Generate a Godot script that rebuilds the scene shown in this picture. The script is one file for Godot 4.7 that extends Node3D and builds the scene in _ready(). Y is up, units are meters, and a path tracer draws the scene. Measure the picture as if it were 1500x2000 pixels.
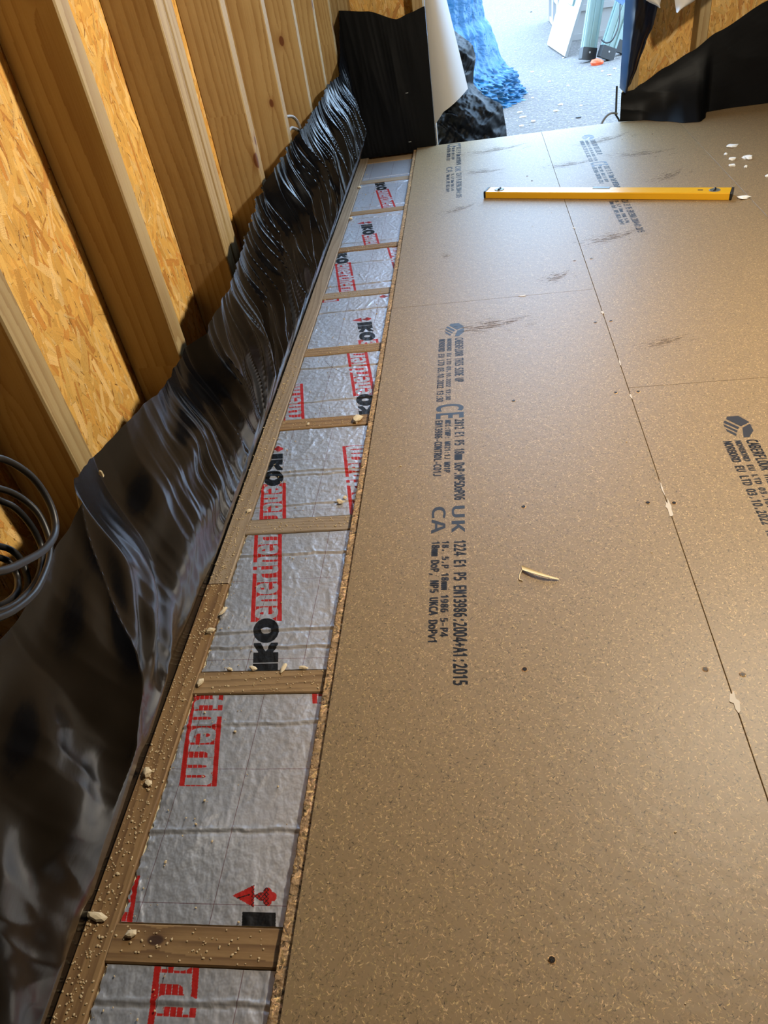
extends Node3D
# A floor being laid: chipboard over joists and foil-faced insulation, timber stud wall with a black membrane, doorway to a yard.
# x to the right, y up, z towards the camera; y = 0 is the top of the chipboard, x = 0 its left edge.

const XS := -0.292          # front plane of the left wall's studs
const XO := -0.396          # inner face of its boarding
const ZE := -3.87           # front plane of the end wall's studs
const GY := -0.12           # ground outside and below the joists

var M := {}
var rng := RandomNumberGenerator.new()
var taken := {}

func _ready():
	rng.seed = 7
	set_view()
	set_light()
	make_materials()
	room()
	subfloor()
	boards()
	membranes()
	cables()
	doorway()
	yard()
	level()
	litter()

# ------------------------------------------------------------------ camera, sky, lamp
func set_view():
	var c := Camera3D.new()
	c.name = "camera"
	c.fov = rad_to_deg(2.0 * atan(1000.0 / 1412.2))
	c.keep_aspect = Camera3D.KEEP_HEIGHT
	c.near = 0.05
	c.far = 200.0
	var b := Basis(Vector3.UP, 0.19370688) * Basis(Vector3.RIGHT, -0.69441745) * Basis(Vector3.BACK, -0.1795027)
	c.transform = Transform3D(b, Vector3(0.26924, 0.94501, 0.0))
	add_child(c)
	c.current = true

func set_light():
	var e := Environment.new()
	e.background_mode = Environment.BG_SKY
	var sm := ProceduralSkyMaterial.new()
	sm.sky_top_color = Color(0.68, 0.835, 1.0)
	sm.sky_horizon_color = Color(0.76, 0.885, 1.0)
	sm.ground_horizon_color = Color(0.6, 0.68, 0.78)
	sm.ground_bottom_color = Color(0.4, 0.45, 0.5)
	sm.sky_energy_multiplier = 1.0
	var sky := Sky.new()
	sky.sky_material = sm
	e.sky = sky
	e.background_energy_multiplier = 11.8
	e.tonemap_mode = Environment.TONE_MAPPER_LINEAR
	e.tonemap_exposure = 1.0
	e.sdfgi_enabled = true
	e.ssao_enabled = true
	e.ssil_enabled = true
	var w := WorldEnvironment.new()
	w.name = "environment"
	w.environment = e
	add_child(w)

# ------------------------------------------------------------------ naming and tagging
func numbered(called: String) -> String:
	if not taken.has(called):
		taken[called] = 0
		return called
	taken[called] += 1
	return "%s_%03d" % [called, taken[called]]

func tag(o: Node3D, label: String, category: String, group := "") -> Node3D:
	o.set_meta("label", label)
	if category: o.set_meta("category", category)
	if group: o.set_meta("group", group)
	return o

func thing(called: String, label: String, category: String, at := Vector3.ZERO, group := "") -> Node3D:
	var o := Node3D.new()
	o.name = numbered(called)
	add_child(o)
	o.position = at
	return tag(o, label, category, group)

func structure(called: String, label: String) -> Node3D:
	var o := Node3D.new()
	o.name = called
	add_child(o)
	o.set_meta("kind", "structure")
	o.set_meta("label", label)
	return o

func put(called: String, mesh: Mesh, mat: Material, parent: Node = null, xf := Transform3D()) -> MeshInstance3D:
	var o := MeshInstance3D.new()
	o.mesh = mesh
	o.material_override = mat
	o.transform = xf
	if parent == null or parent == self:
		o.name = numbered(called)
		add_child(o)
	else:
		o.name = called
		parent.add_child(o, true)
	return o

func at(x: float, y: float, z: float) -> Transform3D:
	return Transform3D(Basis(), Vector3(x, y, z))

# ------------------------------------------------------------------ shapes
func quad(st: SurfaceTool, a: Vector3, b: Vector3, c: Vector3, d: Vector3, ua := Vector2.ZERO, ub := Vector2.ZERO, uc := Vector2.ZERO, ud := Vector2.ZERO):
	# a b c d run clockwise seen from the front
	for k in [[a, ua], [b, ub], [c, uc], [a, ua], [c, uc], [d, ud]]:
		st.set_uv(k[1])
		st.add_vertex(k[0])

# a squared timber along local z from 0 to length, section w (x) by h (y) centred on the axis, chamfered edges; u runs round it, v along it
func beam(length: float, w: float, h: float, ch := 0.002, uo := Vector2.ZERO) -> ArrayMesh:
	var st := SurfaceTool.new()
	st.begin(Mesh.PRIMITIVE_TRIANGLES)
	st.set_smooth_group(-1)
	var p := []
	var x := w / 2.0
	var y := h / 2.0
	for q in [[-x, -y + ch], [-x, y - ch], [-x + ch, y], [x - ch, y], [x, y - ch], [x, -y + ch], [x - ch, -y], [-x + ch, -y]]:
		p.append(Vector2(q[0], q[1]))
	var u := 0.0
	for i in 8:
		var a: Vector2 = p[i]
		var b: Vector2 = p[(i + 1) % 8]
		var u2 := u + a.distance_to(b)
		quad(st, Vector3(a.x, a.y, length), Vector3(a.x, a.y, 0), Vector3(b.x, b.y, 0), Vector3(b.x, b.y, length),
			uo + Vector2(u, length), uo + Vector2(u, 0), uo + Vector2(u2, 0), uo + Vector2(u2, length))
		u = u2
	for e in 2:
		var z := length * e
		for i in range(1, 7):
			var tri := [p[0], p[i], p[i + 1]]
			if e == 1: tri.reverse()
			for v in tri:
				st.set_uv(uo + Vector2(v.x, v.y * 0.15))
				st.add_vertex(Vector3(v.x, v.y, z))
	st.generate_normals()
	st.generate_tangents()
	return st.commit()

# box from its two corners with chamfered edges along its longest horizontal direction kept simple: uses beam turned as needed
func box(lo: Vector3, hi: Vector3, ch := 0.002) -> ArrayMesh:
	var m := beam(hi.z - lo.z, hi.x - lo.x, hi.y - lo.y, ch)
	return moved(m, Transform3D(Basis(), Vector3((lo.x + hi.x) / 2, (lo.y + hi.y) / 2, lo.z)))

func moved(m: Mesh, xf: Transform3D) -> ArrayMesh:
	var st := SurfaceTool.new()
	st.append_from(m, 0, xf)
	return st.commit()

func joined(list: Array) -> ArrayMesh:
	var st := SurfaceTool.new()
	for m in list:
		var one := SurfaceTool.new()
		one.create_from(m, 0)
		one.index()
		st.append_from(one.commit(), 0, Transform3D())
	return st.commit()

# a surface of nu by nv cells from f(u, v); back = thickness along the normal (0 for film)
func sheet(nu: int, nv: int, f: Callable, back := 0.0, uvs := Vector2.ONE) -> ArrayMesh:
	var P := PackedVector3Array()
	var N := PackedVector3Array()
	var U := PackedVector2Array()
	var I := PackedInt32Array()
	var row := nu + 1
	P.resize(row * (nv + 1))
	N.resize(P.size())
	U.resize(P.size())
	for j in nv + 1:
		for i in row:
			P[j * row + i] = f.call(float(i) / nu, float(j) / nv)
			U[j * row + i] = Vector2(float(i) / nu * uvs.x, float(j) / nv * uvs.y)
	for j in nv + 1:
		for i in row:
			var du := P[j * row + mini(i + 1, nu)] - P[j * row + maxi(i - 1, 0)]
			var dv := P[mini(j + 1, nv) * row + i] - P[maxi(j - 1, 0) * row + i]
			N[j * row + i] = dv.cross(du).normalized()
	for j in nv:
		for i in nu:
			var a := j * row + i
			I.append_array(PackedInt32Array([a, a + 1, a + row + 1, a, a + row + 1, a + row]))
	if back != 0.0:
		var n := P.size()
		for k in n:
			P.append(P[k] - N[k] * back)
			N.append(-N[k])
			U.append(U[k])
		var m := I.size()
		for k in range(0, m, 3):
			I.append_array(PackedInt32Array([I[k] + n, I[k + 2] + n, I[k + 1] + n]))
		var rim := []
		for i in row: rim.append(i)
		for j in range(1, nv + 1): rim.append(j * row + nu)
		for i in range(nu - 1, -1, -1): rim.append(nv * row + i)
		for j in range(nv - 1, -1, -1): rim.append(j * row)
		for k in rim.size() - 1:
			var a: int = rim[k]
			var b: int = rim[k + 1]
			I.append_array(PackedInt32Array([a, a + n, b, b, a + n, b + n]))
	var arr := []
	arr.resize(Mesh.ARRAY_MAX)
	arr[Mesh.ARRAY_VERTEX] = P
	arr[Mesh.ARRAY_NORMAL] = N
	arr[Mesh.ARRAY_TEX_UV] = U
	arr[Mesh.ARRAY_INDEX] = I
	var m := ArrayMesh.new()
	m.add_surface_from_arrays(Mesh.PRIMITIVE_TRIANGLES, arr)
	return m

# a round tube through points
func tube(pts: Array, r: float, sides := 10, smooth := 6) -> ArrayMesh:
	var c := []
	var n := pts.size()
	for i in n - 1:
		for k in smooth:
			var a: Vector3 = pts[maxi(i - 1, 0)]
			var d: Vector3 = pts[mini(i + 2, n - 1)]
			c.append((pts[i] as Vector3).cubic_interpolate(pts[i + 1], a, d, float(k) / smooth))
	c.append(pts[n - 1])
	var ups := []
	var up := Vector3.UP
	for i in c.size():
		var t: Vector3 = (c[mini(i + 1, c.size() - 1)] - c[maxi(i - 1, 0)]).normalized()
		if absf(up.dot(t)) > 0.98: up = Vector3.RIGHT
		up = (up - t * up.dot(t)).normalized()
		ups.append([up, t.cross(up)])
	var m := sheet(sides, c.size() - 1, func(u, v):
		var i := int(round(v * (c.size() - 1)))
		var a: float = u * TAU
		return c[i] + (ups[i][0] * cos(a) + ups[i][1] * sin(a)) * r)
	var st := SurfaceTool.new()
	st.begin(Mesh.PRIMITIVE_TRIANGLES)
	for e in 2:
		var i: int = 0 if e == 0 else c.size() - 1
		for k in sides:
			for s in ([0, 1] if e == 0 else [1, 0]):
				var a: float = TAU * (k + s) / sides
				st.set_normal(Vector3.UP)
				st.add_vertex(c[i] + (ups[i][0] * cos(a) + ups[i][1] * sin(a)) * r)
			st.set_normal(Vector3.UP)
			st.add_vertex(c[i])
	return joined([m, st.commit()])

# a lump with flats, for crumbs and flakes
func lump(r: Vector3, seed_: int, rough := 0.3) -> ArrayMesh:
	var g := RandomNumberGenerator.new()
	g.seed = seed_
	var st := SurfaceTool.new()
	st.begin(Mesh.PRIMITIVE_TRIANGLES)
	st.set_smooth_group(-1)
	var ring := 7
	var rows := []
	for j in 5:
		var line := []
		var lat := -PI / 2 + PI * j / 4.0
		for i in ring:
			var a := TAU * i / ring
			var k := 1.0 + g.randf_range(-rough, rough)
			line.append(Vector3(cos(a) * cos(lat) * k * r.x, sin(lat) * r.y * (1.0 + g.randf_range(-rough, rough) * 0.4), sin(a) * cos(lat) * k * r.z))
		if j == 0 or j == 4:
			for i in ring: line[i] = line[0]
		rows.append(line)
	for j in 4:
		for i in ring:
			var i2 := (i + 1) % ring
			for v in [rows[j][i], rows[j + 1][i2], rows[j][i2], rows[j][i], rows[j + 1][i], rows[j + 1][i2]]:
				st.add_vertex(v)
	st.generate_normals()
	return st.commit()

# flat outline (x, z) given clockwise or not, extruded from y = 0 to y = h
func plate(poly: PackedVector2Array, h: float) -> ArrayMesh:
	var tri := Geometry2D.triangulate_polygon(poly)
	var st := SurfaceTool.new()
	st.begin(Mesh.PRIMITIVE_TRIANGLES)
	st.set_smooth_group(-1)
	st.set_uv(Vector2.ZERO)
	for k in range(0, tri.size(), 3):
		var a := poly[tri[k]]
		var b := poly[tri[k + 1]]
		var c := poly[tri[k + 2]]
		if (b - a).cross(c - a) < 0.0:
			var t := b
			b = c
			c = t
		for v in [a, b, c]: st.add_vertex(Vector3(v.x, h, v.y))
		for v in [a, c, b]: st.add_vertex(Vector3(v.x, 0, v.y))
	var cw := Geometry2D.is_polygon_clockwise(poly)
	for k in poly.size():
		var a := poly[k]
		var b := poly[(k + 1) % poly.size()]
		if cw:
			var t := a
			a = b
			b = t
		quad(st, Vector3(a.x, 0, a.y), Vector3(b.x, 0, b.y), Vector3(b.x, h, b.y), Vector3(a.x, h, a.y))
	st.generate_normals()
	return st.commit()

func disc(r: float, h: float, n := 16, inner := 0.0) -> ArrayMesh:
	var m := CylinderMesh.new()
	m.top_radius = r * (1.0 if inner == 0.0 else inner)
	m.bottom_radius = r
	m.height = h
	m.radial_segments = n
	m.rings = 1
	return moved(m, at(0, h / 2, 0))

# ------------------------------------------------------------------ materials
func mat(c: Color, rough: float, tex: Texture2D = null, metal := 0.0) -> StandardMaterial3D:
	var m := StandardMaterial3D.new()
	m.albedo_color = c
	m.roughness = rough
	m.metallic = metal
	m.albedo_texture = tex
	m.cull_mode = BaseMaterial3D.CULL_DISABLED
	return m

func noise_tex(freq: float, size: int, normal: bool, strength := 4.0, octaves := 4, seed_ := 1, kind := FastNoiseLite.TYPE_SIMPLEX_SMOOTH) -> NoiseTexture2D:
	var n := FastNoiseLite.new()
	n.noise_type = kind
	n.frequency = freq
	n.fractal_octaves = octaves
	n.seed = seed_
	var t := NoiseTexture2D.new()
	t.noise = n
	t.width = size
	t.height = size
	t.seamless = true
	t.as_normal_map = normal
	t.bump_strength = strength
	return t

func bump(m: StandardMaterial3D, t: Texture2D, k: float) -> StandardMaterial3D:
	m.normal_enabled = true
	m.normal_texture = t
	m.normal_scale = k
	return m

func triplanar(m: StandardMaterial3D, s: float, world := true) -> StandardMaterial3D:
	m.uv1_triplanar = true
	m.uv1_world_triplanar = world
	m.uv1_scale = Vector3.ONE * s
	m.uv1_triplanar_sharpness = 8.0
	return m

# one stroke of colour, wrapped round the edges of the picture
func stroke(im: Image, hm: Image, x: float, y: float, a: float, l: float, w: float, c: Color, h: float, tip := 0.0):
	var n := im.get_width()
	var m := im.get_height()
	var d := Vector2(cos(a), sin(a))
	var s := Vector2(-d.y, d.x)
	var steps := maxi(2, int(l))
	for i in steps:
		var t := (float(i) / (steps - 1) - 0.5)
		var ww := w * (1.0 - tip * absf(t * 2.0))
		var k := maxi(1, int(ceil(ww)))
		for j in k:
			var o := d * t * l + s * (float(j) - (k - 1) / 2.0)
			var px := posmod(int(x + o.x), n)
			var py := posmod(int(y + o.y), m)
			im.set_pixel(px, py, c)
			if hm: hm.set_pixel(px, py, Color(h, h, h))

func chip_picture(size: int, count: int, base: Color, spread: float, len_lo: float, len_hi: float, wid: float, seed_: int) -> ImageTexture:
	var g := RandomNumberGenerator.new()
	g.seed = seed_
	var im := Image.create(size, size, false, Image.FORMAT_RGB8)
	im.fill(base)
	for i in count:
		var r := g.randf()
		var v := 1.0 + g.randfn(0.0, spread)
		if r < 0.07: v = g.randf_range(0.35, 0.62)
		elif r < 0.24: v = g.randf_range(1.25, 1.65)
		var c := Color(base.r * v, base.g * v * g.randf_range(0.97, 1.03), base.b * v * g.randf_range(0.92, 1.06))
		var l := g.randf_range(len_lo, len_hi) * (0.55 if r < 0.05 else 1.0)
		stroke(im, null, g.randf() * size, g.randf() * size, g.randf() * PI, l, g.randf_range(1.0, wid), c.clamp(), 0.0, 0.7)
	return ImageTexture.create_from_image(im)

func osb_pictures(seed_: int) -> Array:
	var g := RandomNumberGenerator.new()
	g.seed = seed_
	var n := 1024
	var im := Image.create(n, n, false, Image.FORMAT_RGB8)
	var hm := Image.create(n, n, false, Image.FORMAT_RGB8)
	im.fill(Color(0.82, 0.62, 0.32))
	hm.fill(Color(0.5, 0.5, 0.5))
	var tones := [Color(0.87, 0.68, 0.36), Color(0.85, 0.65, 0.33), Color(0.88, 0.71, 0.42), Color(0.82, 0.61, 0.30), Color(0.90, 0.74, 0.48), Color(0.78, 0.54, 0.26), Color(0.86, 0.66, 0.34), Color(0.87, 0.69, 0.38)]
	for i in 4200:
		var c: Color = tones[g.randi() % tones.size()]
		c = c * g.randf_range(0.93, 1.06)
		var a := PI / 2 + g.randfn(0.0, 0.45)
		var l := g.randf_range(30, 100)
		var w := g.randf_range(3, 20)
		var x := g.randf() * n
		var y := g.randf() * n
		var h := g.randf_range(0.25, 0.85)
		stroke(im, hm, x, y, a, l, w, c, h, 0.25)
		for k in 3:      # grain lines in the strand
			var o := g.randf_range(-0.45, 0.45) * w
			stroke(im, null, x - sin(a) * o, y + cos(a) * o, a, l * g.randf_range(0.4, 0.9), 1.0, c * g.randf_range(0.86, 1.06), 0.0, 0.3)
		if g.randf() < 0.5:      # a dark gap beside it
			stroke(im, hm, x - sin(a) * w * 0.55, y + cos(a) * w * 0.55, a + g.randfn(0, 0.08), l * g.randf_range(0.1, 0.3), g.randf_range(1.0, 2.2), Color(0.45, 0.28, 0.11), 0.0, 0.8)
		if g.randf() < 0.22:
			stroke(im, hm, x, y, a + g.randfn(0, 0.5), g.randf_range(8, 30), g.randf_range(2, 4), Color(0.92, 0.79, 0.57), 1.0, 0.8)
	var nm: Image = hm.duplicate()
	nm.convert(Image.FORMAT_RGBA8)
	nm.bump_map_to_normal_map(3.0)
	return [ImageTexture.create_from_image(im), ImageTexture.create_from_image(nm)]

# sawn softwood: u across (0.45 m), v along (1.6 m)
func wood_picture(seed_: int, light: Color, dark: Color, knots: int, lines: float, knot_tone: Color) -> ImageTexture:
	var w := 320
	var h := 1024
	var n := FastNoiseLite.new()
	n.seed = seed_
	n.frequency = 1.0
	n.fractal_octaves = 2
	var g := RandomNumberGenerator.new()
	g.seed = seed_
	var ks := []
	for i in knots: ks.append([g.randf_range(20, w - 20), g.randf_range(20, h - 20), g.randf_range(3.0, 7.0)])
	var bent := PackedFloat32Array()
	bent.resize(w * h)
	var dk := PackedFloat32Array()
	dk.resize(w * h)
	for k in ks:
		var R: float = k[2] * 7.0
		for y in range(maxi(0, int(k[1] - R * 2.2)), mini(h, int(k[1] + R * 2.2))):
			for x in range(maxi(0, int(k[0] - R)), mini(w, int(k[0] + R))):
				var d := Vector2(x - k[0], (y - k[1]) * 0.62)
				var r := d.length()
				bent[y * w + x] += signf(d.x + 0.01) * exp(-r * r / (k[2] * k[2] * 7.0)) * k[2] * 1.8
				dk[y * w + x] = maxf(dk[y * w + x], clampf((k[2] * 1.15 - r) / 1.6, 0.0, 1.0) + 0.35 * clampf(1.0 - r / (k[2] * 2.6), 0.0, 1.0))
	var data := PackedByteArray()
	data.resize(w * h * 3)
	for y in h:
		for x in w:
			var i := y * w + x
			var s := x + bent[i] + 9.0 * n.get_noise_2d(x * 0.006, y * 0.0022)
			var ring := fposmod(s / w * lines + 1.2 * n.get_noise_2d(x * 0.01 + 40.0, y * 0.0012), 1.0)
			var t := ring * ring * 0.75 + 0.22 * n.get_noise_2d(x * 0.7, y * 0.012) + 0.25 * n.get_noise_2d(x * 0.02 + 9.0, y * 0.006)
			var c := light.lerp(dark, clampf(t, 0.0, 1.0)).lerp(knot_tone, clampf(dk[i], 0.0, 1.0))
			data[i * 3] = int(clampf(c.r, 0, 1) * 255)
			data[i * 3 + 1] = int(clampf(c.g, 0, 1) * 255)
			data[i * 3 + 2] = int(clampf(c.b, 0, 1) * 255)
	return ImageTexture.create_from_image(Image.create_from_data(w, h, false, Image.FORMAT_RGB8, data))

func wood(tex: Texture2D, rough := 0.62) -> StandardMaterial3D:
	var m := mat(Color.WHITE, rough, tex)
	m.uv1_scale = Vector3(1.0 / 0.45, 1.0 / 1.6, 1.0)
	return m

func dirt_picture(seed_: int) -> ImageTexture:
	var n := FastNoiseLite.new()
	n.seed = seed_
	n.frequency = 1.0
	n.fractal_octaves = 4
	var im := Image.create(256, 128, false, Image.FORMAT_RGBA8)
	for y in 128:
		for x in 256:
			var d := Vector2((x - 128) / 128.0, (y - 64) / 64.0).length()
			var a := n.get_noise_2d(x * 0.012, y * 0.07) * 1.3 + n.get_noise_2d(x * 0.1 + 50.0, y * 0.16) * 0.6 + 0.28 - d * 0.75
			im.set_pixel(x, y, Color(0.36, 0.26, 0.165, clampf(a * 1.1, 0.0, 0.58)))
	return ImageTexture.create_from_image(im)

func make_materials():
	var fine := noise_tex(0.08, 512, true, 3.0, 4, 3)
	M.fine = fine
	M.chip = triplanar(mat(Color.WHITE, 0.5, chip_picture(2048, 170000, Color(0.53, 0.442, 0.315), 0.17, 3.0, 9.0, 2.4, 5)), 1.0 / 1.15)
	bump(M.chip, fine, 0.05)
	M.chip_edge = triplanar(mat(Color.WHITE, 0.9, chip_picture(512, 9000, Color(0.62, 0.50, 0.36), 0.22, 8.0, 22.0, 6.0, 6)), 1.0 / 0.4)
	bump(M.chip_edge, fine, 0.8)
	var ob := osb_pictures(11)
	M.osb = triplanar(mat(Color.WHITE, 0.5, ob[0]), 1.0 / 0.9)
	bump(M.osb, ob[1], 0.7)
	M.stud = []
	for k in 4:
		M.stud.append(bump(wood(wood_picture(20 + k, Color(0.635, 0.545, 0.375), Color(0.515, 0.40, 0.235), 13, 16.0 + 5.0 * k, Color(0.36, 0.20, 0.09))), fine, 0.06))
	M.joist = []
	for k in 3:
		M.joist.append(bump(wood(wood_picture(40 + k, [Color(0.57, 0.44, 0.28), Color(0.61, 0.49, 0.335), Color(0.60, 0.52, 0.42)][k], [Color(0.38, 0.265, 0.15), Color(0.42, 0.31, 0.19), Color(0.46, 0.38, 0.29)][k], 4, 22.0 + 6.0 * k, Color(0.25, 0.15, 0.08)), 0.75), fine, 0.1))
	M.film = bump(mat(Color(0.018, 0.020, 0.030), 0.22), noise_tex(0.02, 512, true, 6.0, 4, 8), 0.04)
	M.film.metallic_specular = 0.43
	M.film.uv1_scale = Vector3(10, 2, 1)
	M.film_matt = bump(mat(Color(0.026, 0.029, 0.038), 0.5), noise_tex(0.02, 512, true, 6.0, 4, 9), 0.08)
	M.film_matt.metallic_specular = 0.3
	M.film_blue = mat(Color(0.05, 0.075, 0.13), 0.28)
	M.cable = mat(Color(0.10, 0.095, 0.095), 0.42)
	M.grey_cable = mat(Color(0.55, 0.53, 0.5), 0.5)
	M.ink = mat(Color(0.13, 0.13, 0.15), 0.5)
	M.foam = mat(Color(0.93, 0.86, 0.70), 0.9)
	M.crumb = mat(Color(0.86, 0.78, 0.64), 0.9)
	M.dust = mat(Color(0.80, 0.70, 0.54), 0.95)
	M.flake = mat(Color(0.93, 0.93, 0.92), 0.8)
	M.glue = mat(Color(0.76, 0.71, 0.64), 0.6)
	M.dirt = mat(Color.WHITE, 0.9, dirt_picture(3))
	M.dirt.transparency = BaseMaterial3D.TRANSPARENCY_ALPHA
	M.steel = mat(Color(0.16, 0.13, 0.11), 0.4, null, 0.8)
	M.yellow = bump(mat(Color(0.86, 0.64, 0.10), 0.3), fine, 0.05)
	M.black = mat(Color(0.05, 0.05, 0.055), 0.5)
	M.vial = mat(Color(0.30, 0.34, 0.32), 0.4)
	M.grey = mat(Color(0.45, 0.45, 0.45), 0.5)
	M.white_sheet = mat(Color(0.78, 0.77, 0.76), 0.6)
	M.tarp = bump(mat(Color(0.08, 0.345, 0.53), 0.4), noise_tex(0.03, 512, true, 6.0, 4, 12), 0.5)
	M.tarp.uv1_scale = Vector3(3, 3, 1)
	M.ground = triplanar(mat(Color.WHITE, 0.95, chip_picture(1024, 40000, Color(0.392, 0.358, 0.335), 0.07, 2.0, 9.0, 6.0, 15)), 1.0 / 1.6)
	bump(M.ground, fine, 0.6)
	M.aluminium = mat(Color(0.47, 0.55, 0.53), 0.5)
	M.roof = mat(Color(0.20, 0.20, 0.21), 0.8)
	M.white = mat(Color(0.61, 0.59, 0.57), 0.5)
	M.orange = mat(Color(0.9, 0.35, 0.18), 0.6)
	M.cloth = mat(Color(0.30, 0.40, 0.55), 0.8)

# ------------------------------------------------------------------ the room
func stud(parent: Node, called: String, lo: Vector3, hi: Vector3, k: int):
	# upright timber between two corners; grain runs up
	var w := hi.x - lo.x
	var d := hi.z - lo.z
	var m := beam(hi.y - lo.y, w, d, 0.0025, Vector2(rng.randf(), rng.randf() * 3.0))
	var b := Basis(Vector3.RIGHT, -PI / 2)      # local z becomes up
	return put(called, m, M.stud[k % 4], parent, Transform3D(b, Vector3((lo.x + hi.x) / 2, lo.y, (lo.z + hi.z) / 2)))

func room():
	var wl := structure("wall_left", "timber stud wall lined outside with orange-brown strand board")
	put("sheathing_board", box(Vector3(XO - 0.011, GY, ZE - 0.11), Vector3(XO, 2.4, -1.2), 0.001), M.osb, wl)
	put("sheathing_board", box(Vector3(XO - 0.011, GY, -1.198), Vector3(XO, 2.4, 1.7), 0.001), M.osb, wl)
	var zs := [0.44, 0.04, -0.36, -0.758, -1.182, -1.58, -1.631, -2.01, -2.424, -2.852, -3.24, -3.642]
	for i in zs.size():
		stud(wl, "stud", Vector3(XO, GY, zs[i] - 0.045), Vector3(XS, 2.37, zs[i]), i)
	var we := structure("wall_end", "stud and strand board end wall with a doorway in it")
	var zb := ZE - 0.096
	put("sheathing_board", box(Vector3(XO - 0.011, GY, zb - 0.011), Vector3(0.09, 2.4, zb), 0.001), M.osb, we)
	put("sheathing_board", box(Vector3(0.985, GY, zb - 0.011), Vector3(3.2, 2.4, zb), 0.001), M.osb, we)
	put("sheathing_board", box(Vector3(0.09, 2.33, zb - 0.011), Vector3(0.985, 2.4, zb), 0.001), M.osb, we)
	var xs := [-0.39, -0.335, -0.29, 0.04, 0.99, 1.272, 1.67, 2.07, 2.47, 2.87]
	for i in xs.size():
		stud(we, "stud", Vector3(xs[i], GY + 0.001, zb), Vector3(xs[i] + 0.045, 2.37, ZE), i + 1)
	put("lintel", box(Vector3(0.086, 2.33, zb), Vector3(0.989, 2.399, ZE), 0.002), M.stud[1], we)
	for s in [[0.0865, 0.0945], [0.0985, 0.104]]:
		put("jamb_strip", box(Vector3(s[0], -0.115, ZE - 0.03), Vector3(s[1], 1.9, ZE - 0.006), 0.001), M.white_sheet, we)
	var wr := structure("wall_right", "wall lined with dark membrane on the right")
	put("sheathing_board", box(Vector3(3.2, GY, zb - 0.011), Vector3(3.211, 2.4, 1.7), 0.001), M.roof, wr)
	var wb := structure("wall_back", "wall lined with dark membrane behind the camera")
	put("sheathing_board", box(Vector3(XO - 0.011, GY, 1.7), Vector3(3.211, 2.4, 1.711), 0.001), M.roof, wb)
	var ce := structure("ceiling", "roof deck lined with dark grey membrane over the room")
	put("roof_deck", box(Vector3(XO - 0.02, 2.4, zb - 0.02), Vector3(3.22, 2.42, 1.72), 0.001), M.roof, ce)
	# the working lamp hung in the room, out of the frame
	var lamp := thing("work_lamp", "hanging work lamp lighting the room", "lamp", Vector3(1.15, 1.46, -1.43))
	var gm := mat(Color(1, 0.97, 0.9), 0.5)
	gm.emission_enabled = true
	gm.emission = Color(1.0, 0.95, 0.86)
	gm.emission_energy_multiplier = 6.0
	var sp := SphereMesh.new()
	sp.radius = 0.05
	sp.height = 0.1
	put("bulb", sp, gm, lamp)
	put("cord", tube([Vector3(0, 0.05, 0), Vector3(0, 0.93, 0)], 0.004), M.cable, lamp)
	var li := OmniLight3D.new()
	li.name = "lamp_light"
	li.light_color = Color(1.0, 0.95, 0.86)
	li.light_energy = 3.8
	li.light_size = 0.05
	li.omni_range = 12.0
	li.omni_attenuation = 2.0
	li.shadow_enabled = true
	lamp.add_child(li)

# ------------------------------------------------------------------ joists, sill and insulation
const JZ := [-0.2895, -0.690, -1.0865, -1.4705, -1.8455, -2.228, -2.6325, -3.0285, -3.4445]   # near edge of each joist

func joist(called: String, label: String, length: float, w: float, xf: Transform3D, k: int):
	var t := put(called, beam(length, w, 0.1, 0.002, Vector2(rng.randf() * 0.3, rng.randf() * 1.5)), M.joist[k % 3], null, xf)
	tag(t, label, "timber")
	return t

func subfloor():
	var along_x := Basis(Vector3.UP, PI / 2)      # local z runs to +x
	var ord := ["nearest", "second", "third", "fourth", "fifth", "sixth", "seventh", "eighth", "ninth"]
	for i in JZ.size():
		joist("floor_joist", "brown floor joist running under the chipboard, %s%s from the camera" % [ord[i], "" if i == 0 else " one"], 3.42, 0.046,
			Transform3D(along_x, Vector3(-0.2435, -0.018 - 0.05, JZ[i] - 0.023)), i)
	joist("floor_joist", "shadowed end joist under the far wall membrane beyond the last insulation panel", 3.42, 0.075, Transform3D(along_x, Vector3(-0.2435, -0.068, -3.806)), 1)
	joist("floor_joist", "joist hidden behind the camera", 3.42, 0.046, Transform3D(along_x, Vector3(-0.2435, -0.068, 0.11)), 1)
	joist("sill_timber", "near length of the sill timber beside the black sheet, dark brown and dusty", 1.35, 0.045, at(-0.2665, -0.068, -0.945), 0)
	joist("sill_timber", "far length of the sill timber beside the black sheet, paler and greyer", 2.93, 0.043, at(-0.2660, -0.068, -3.877), 2)
	foil_panels()

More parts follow.
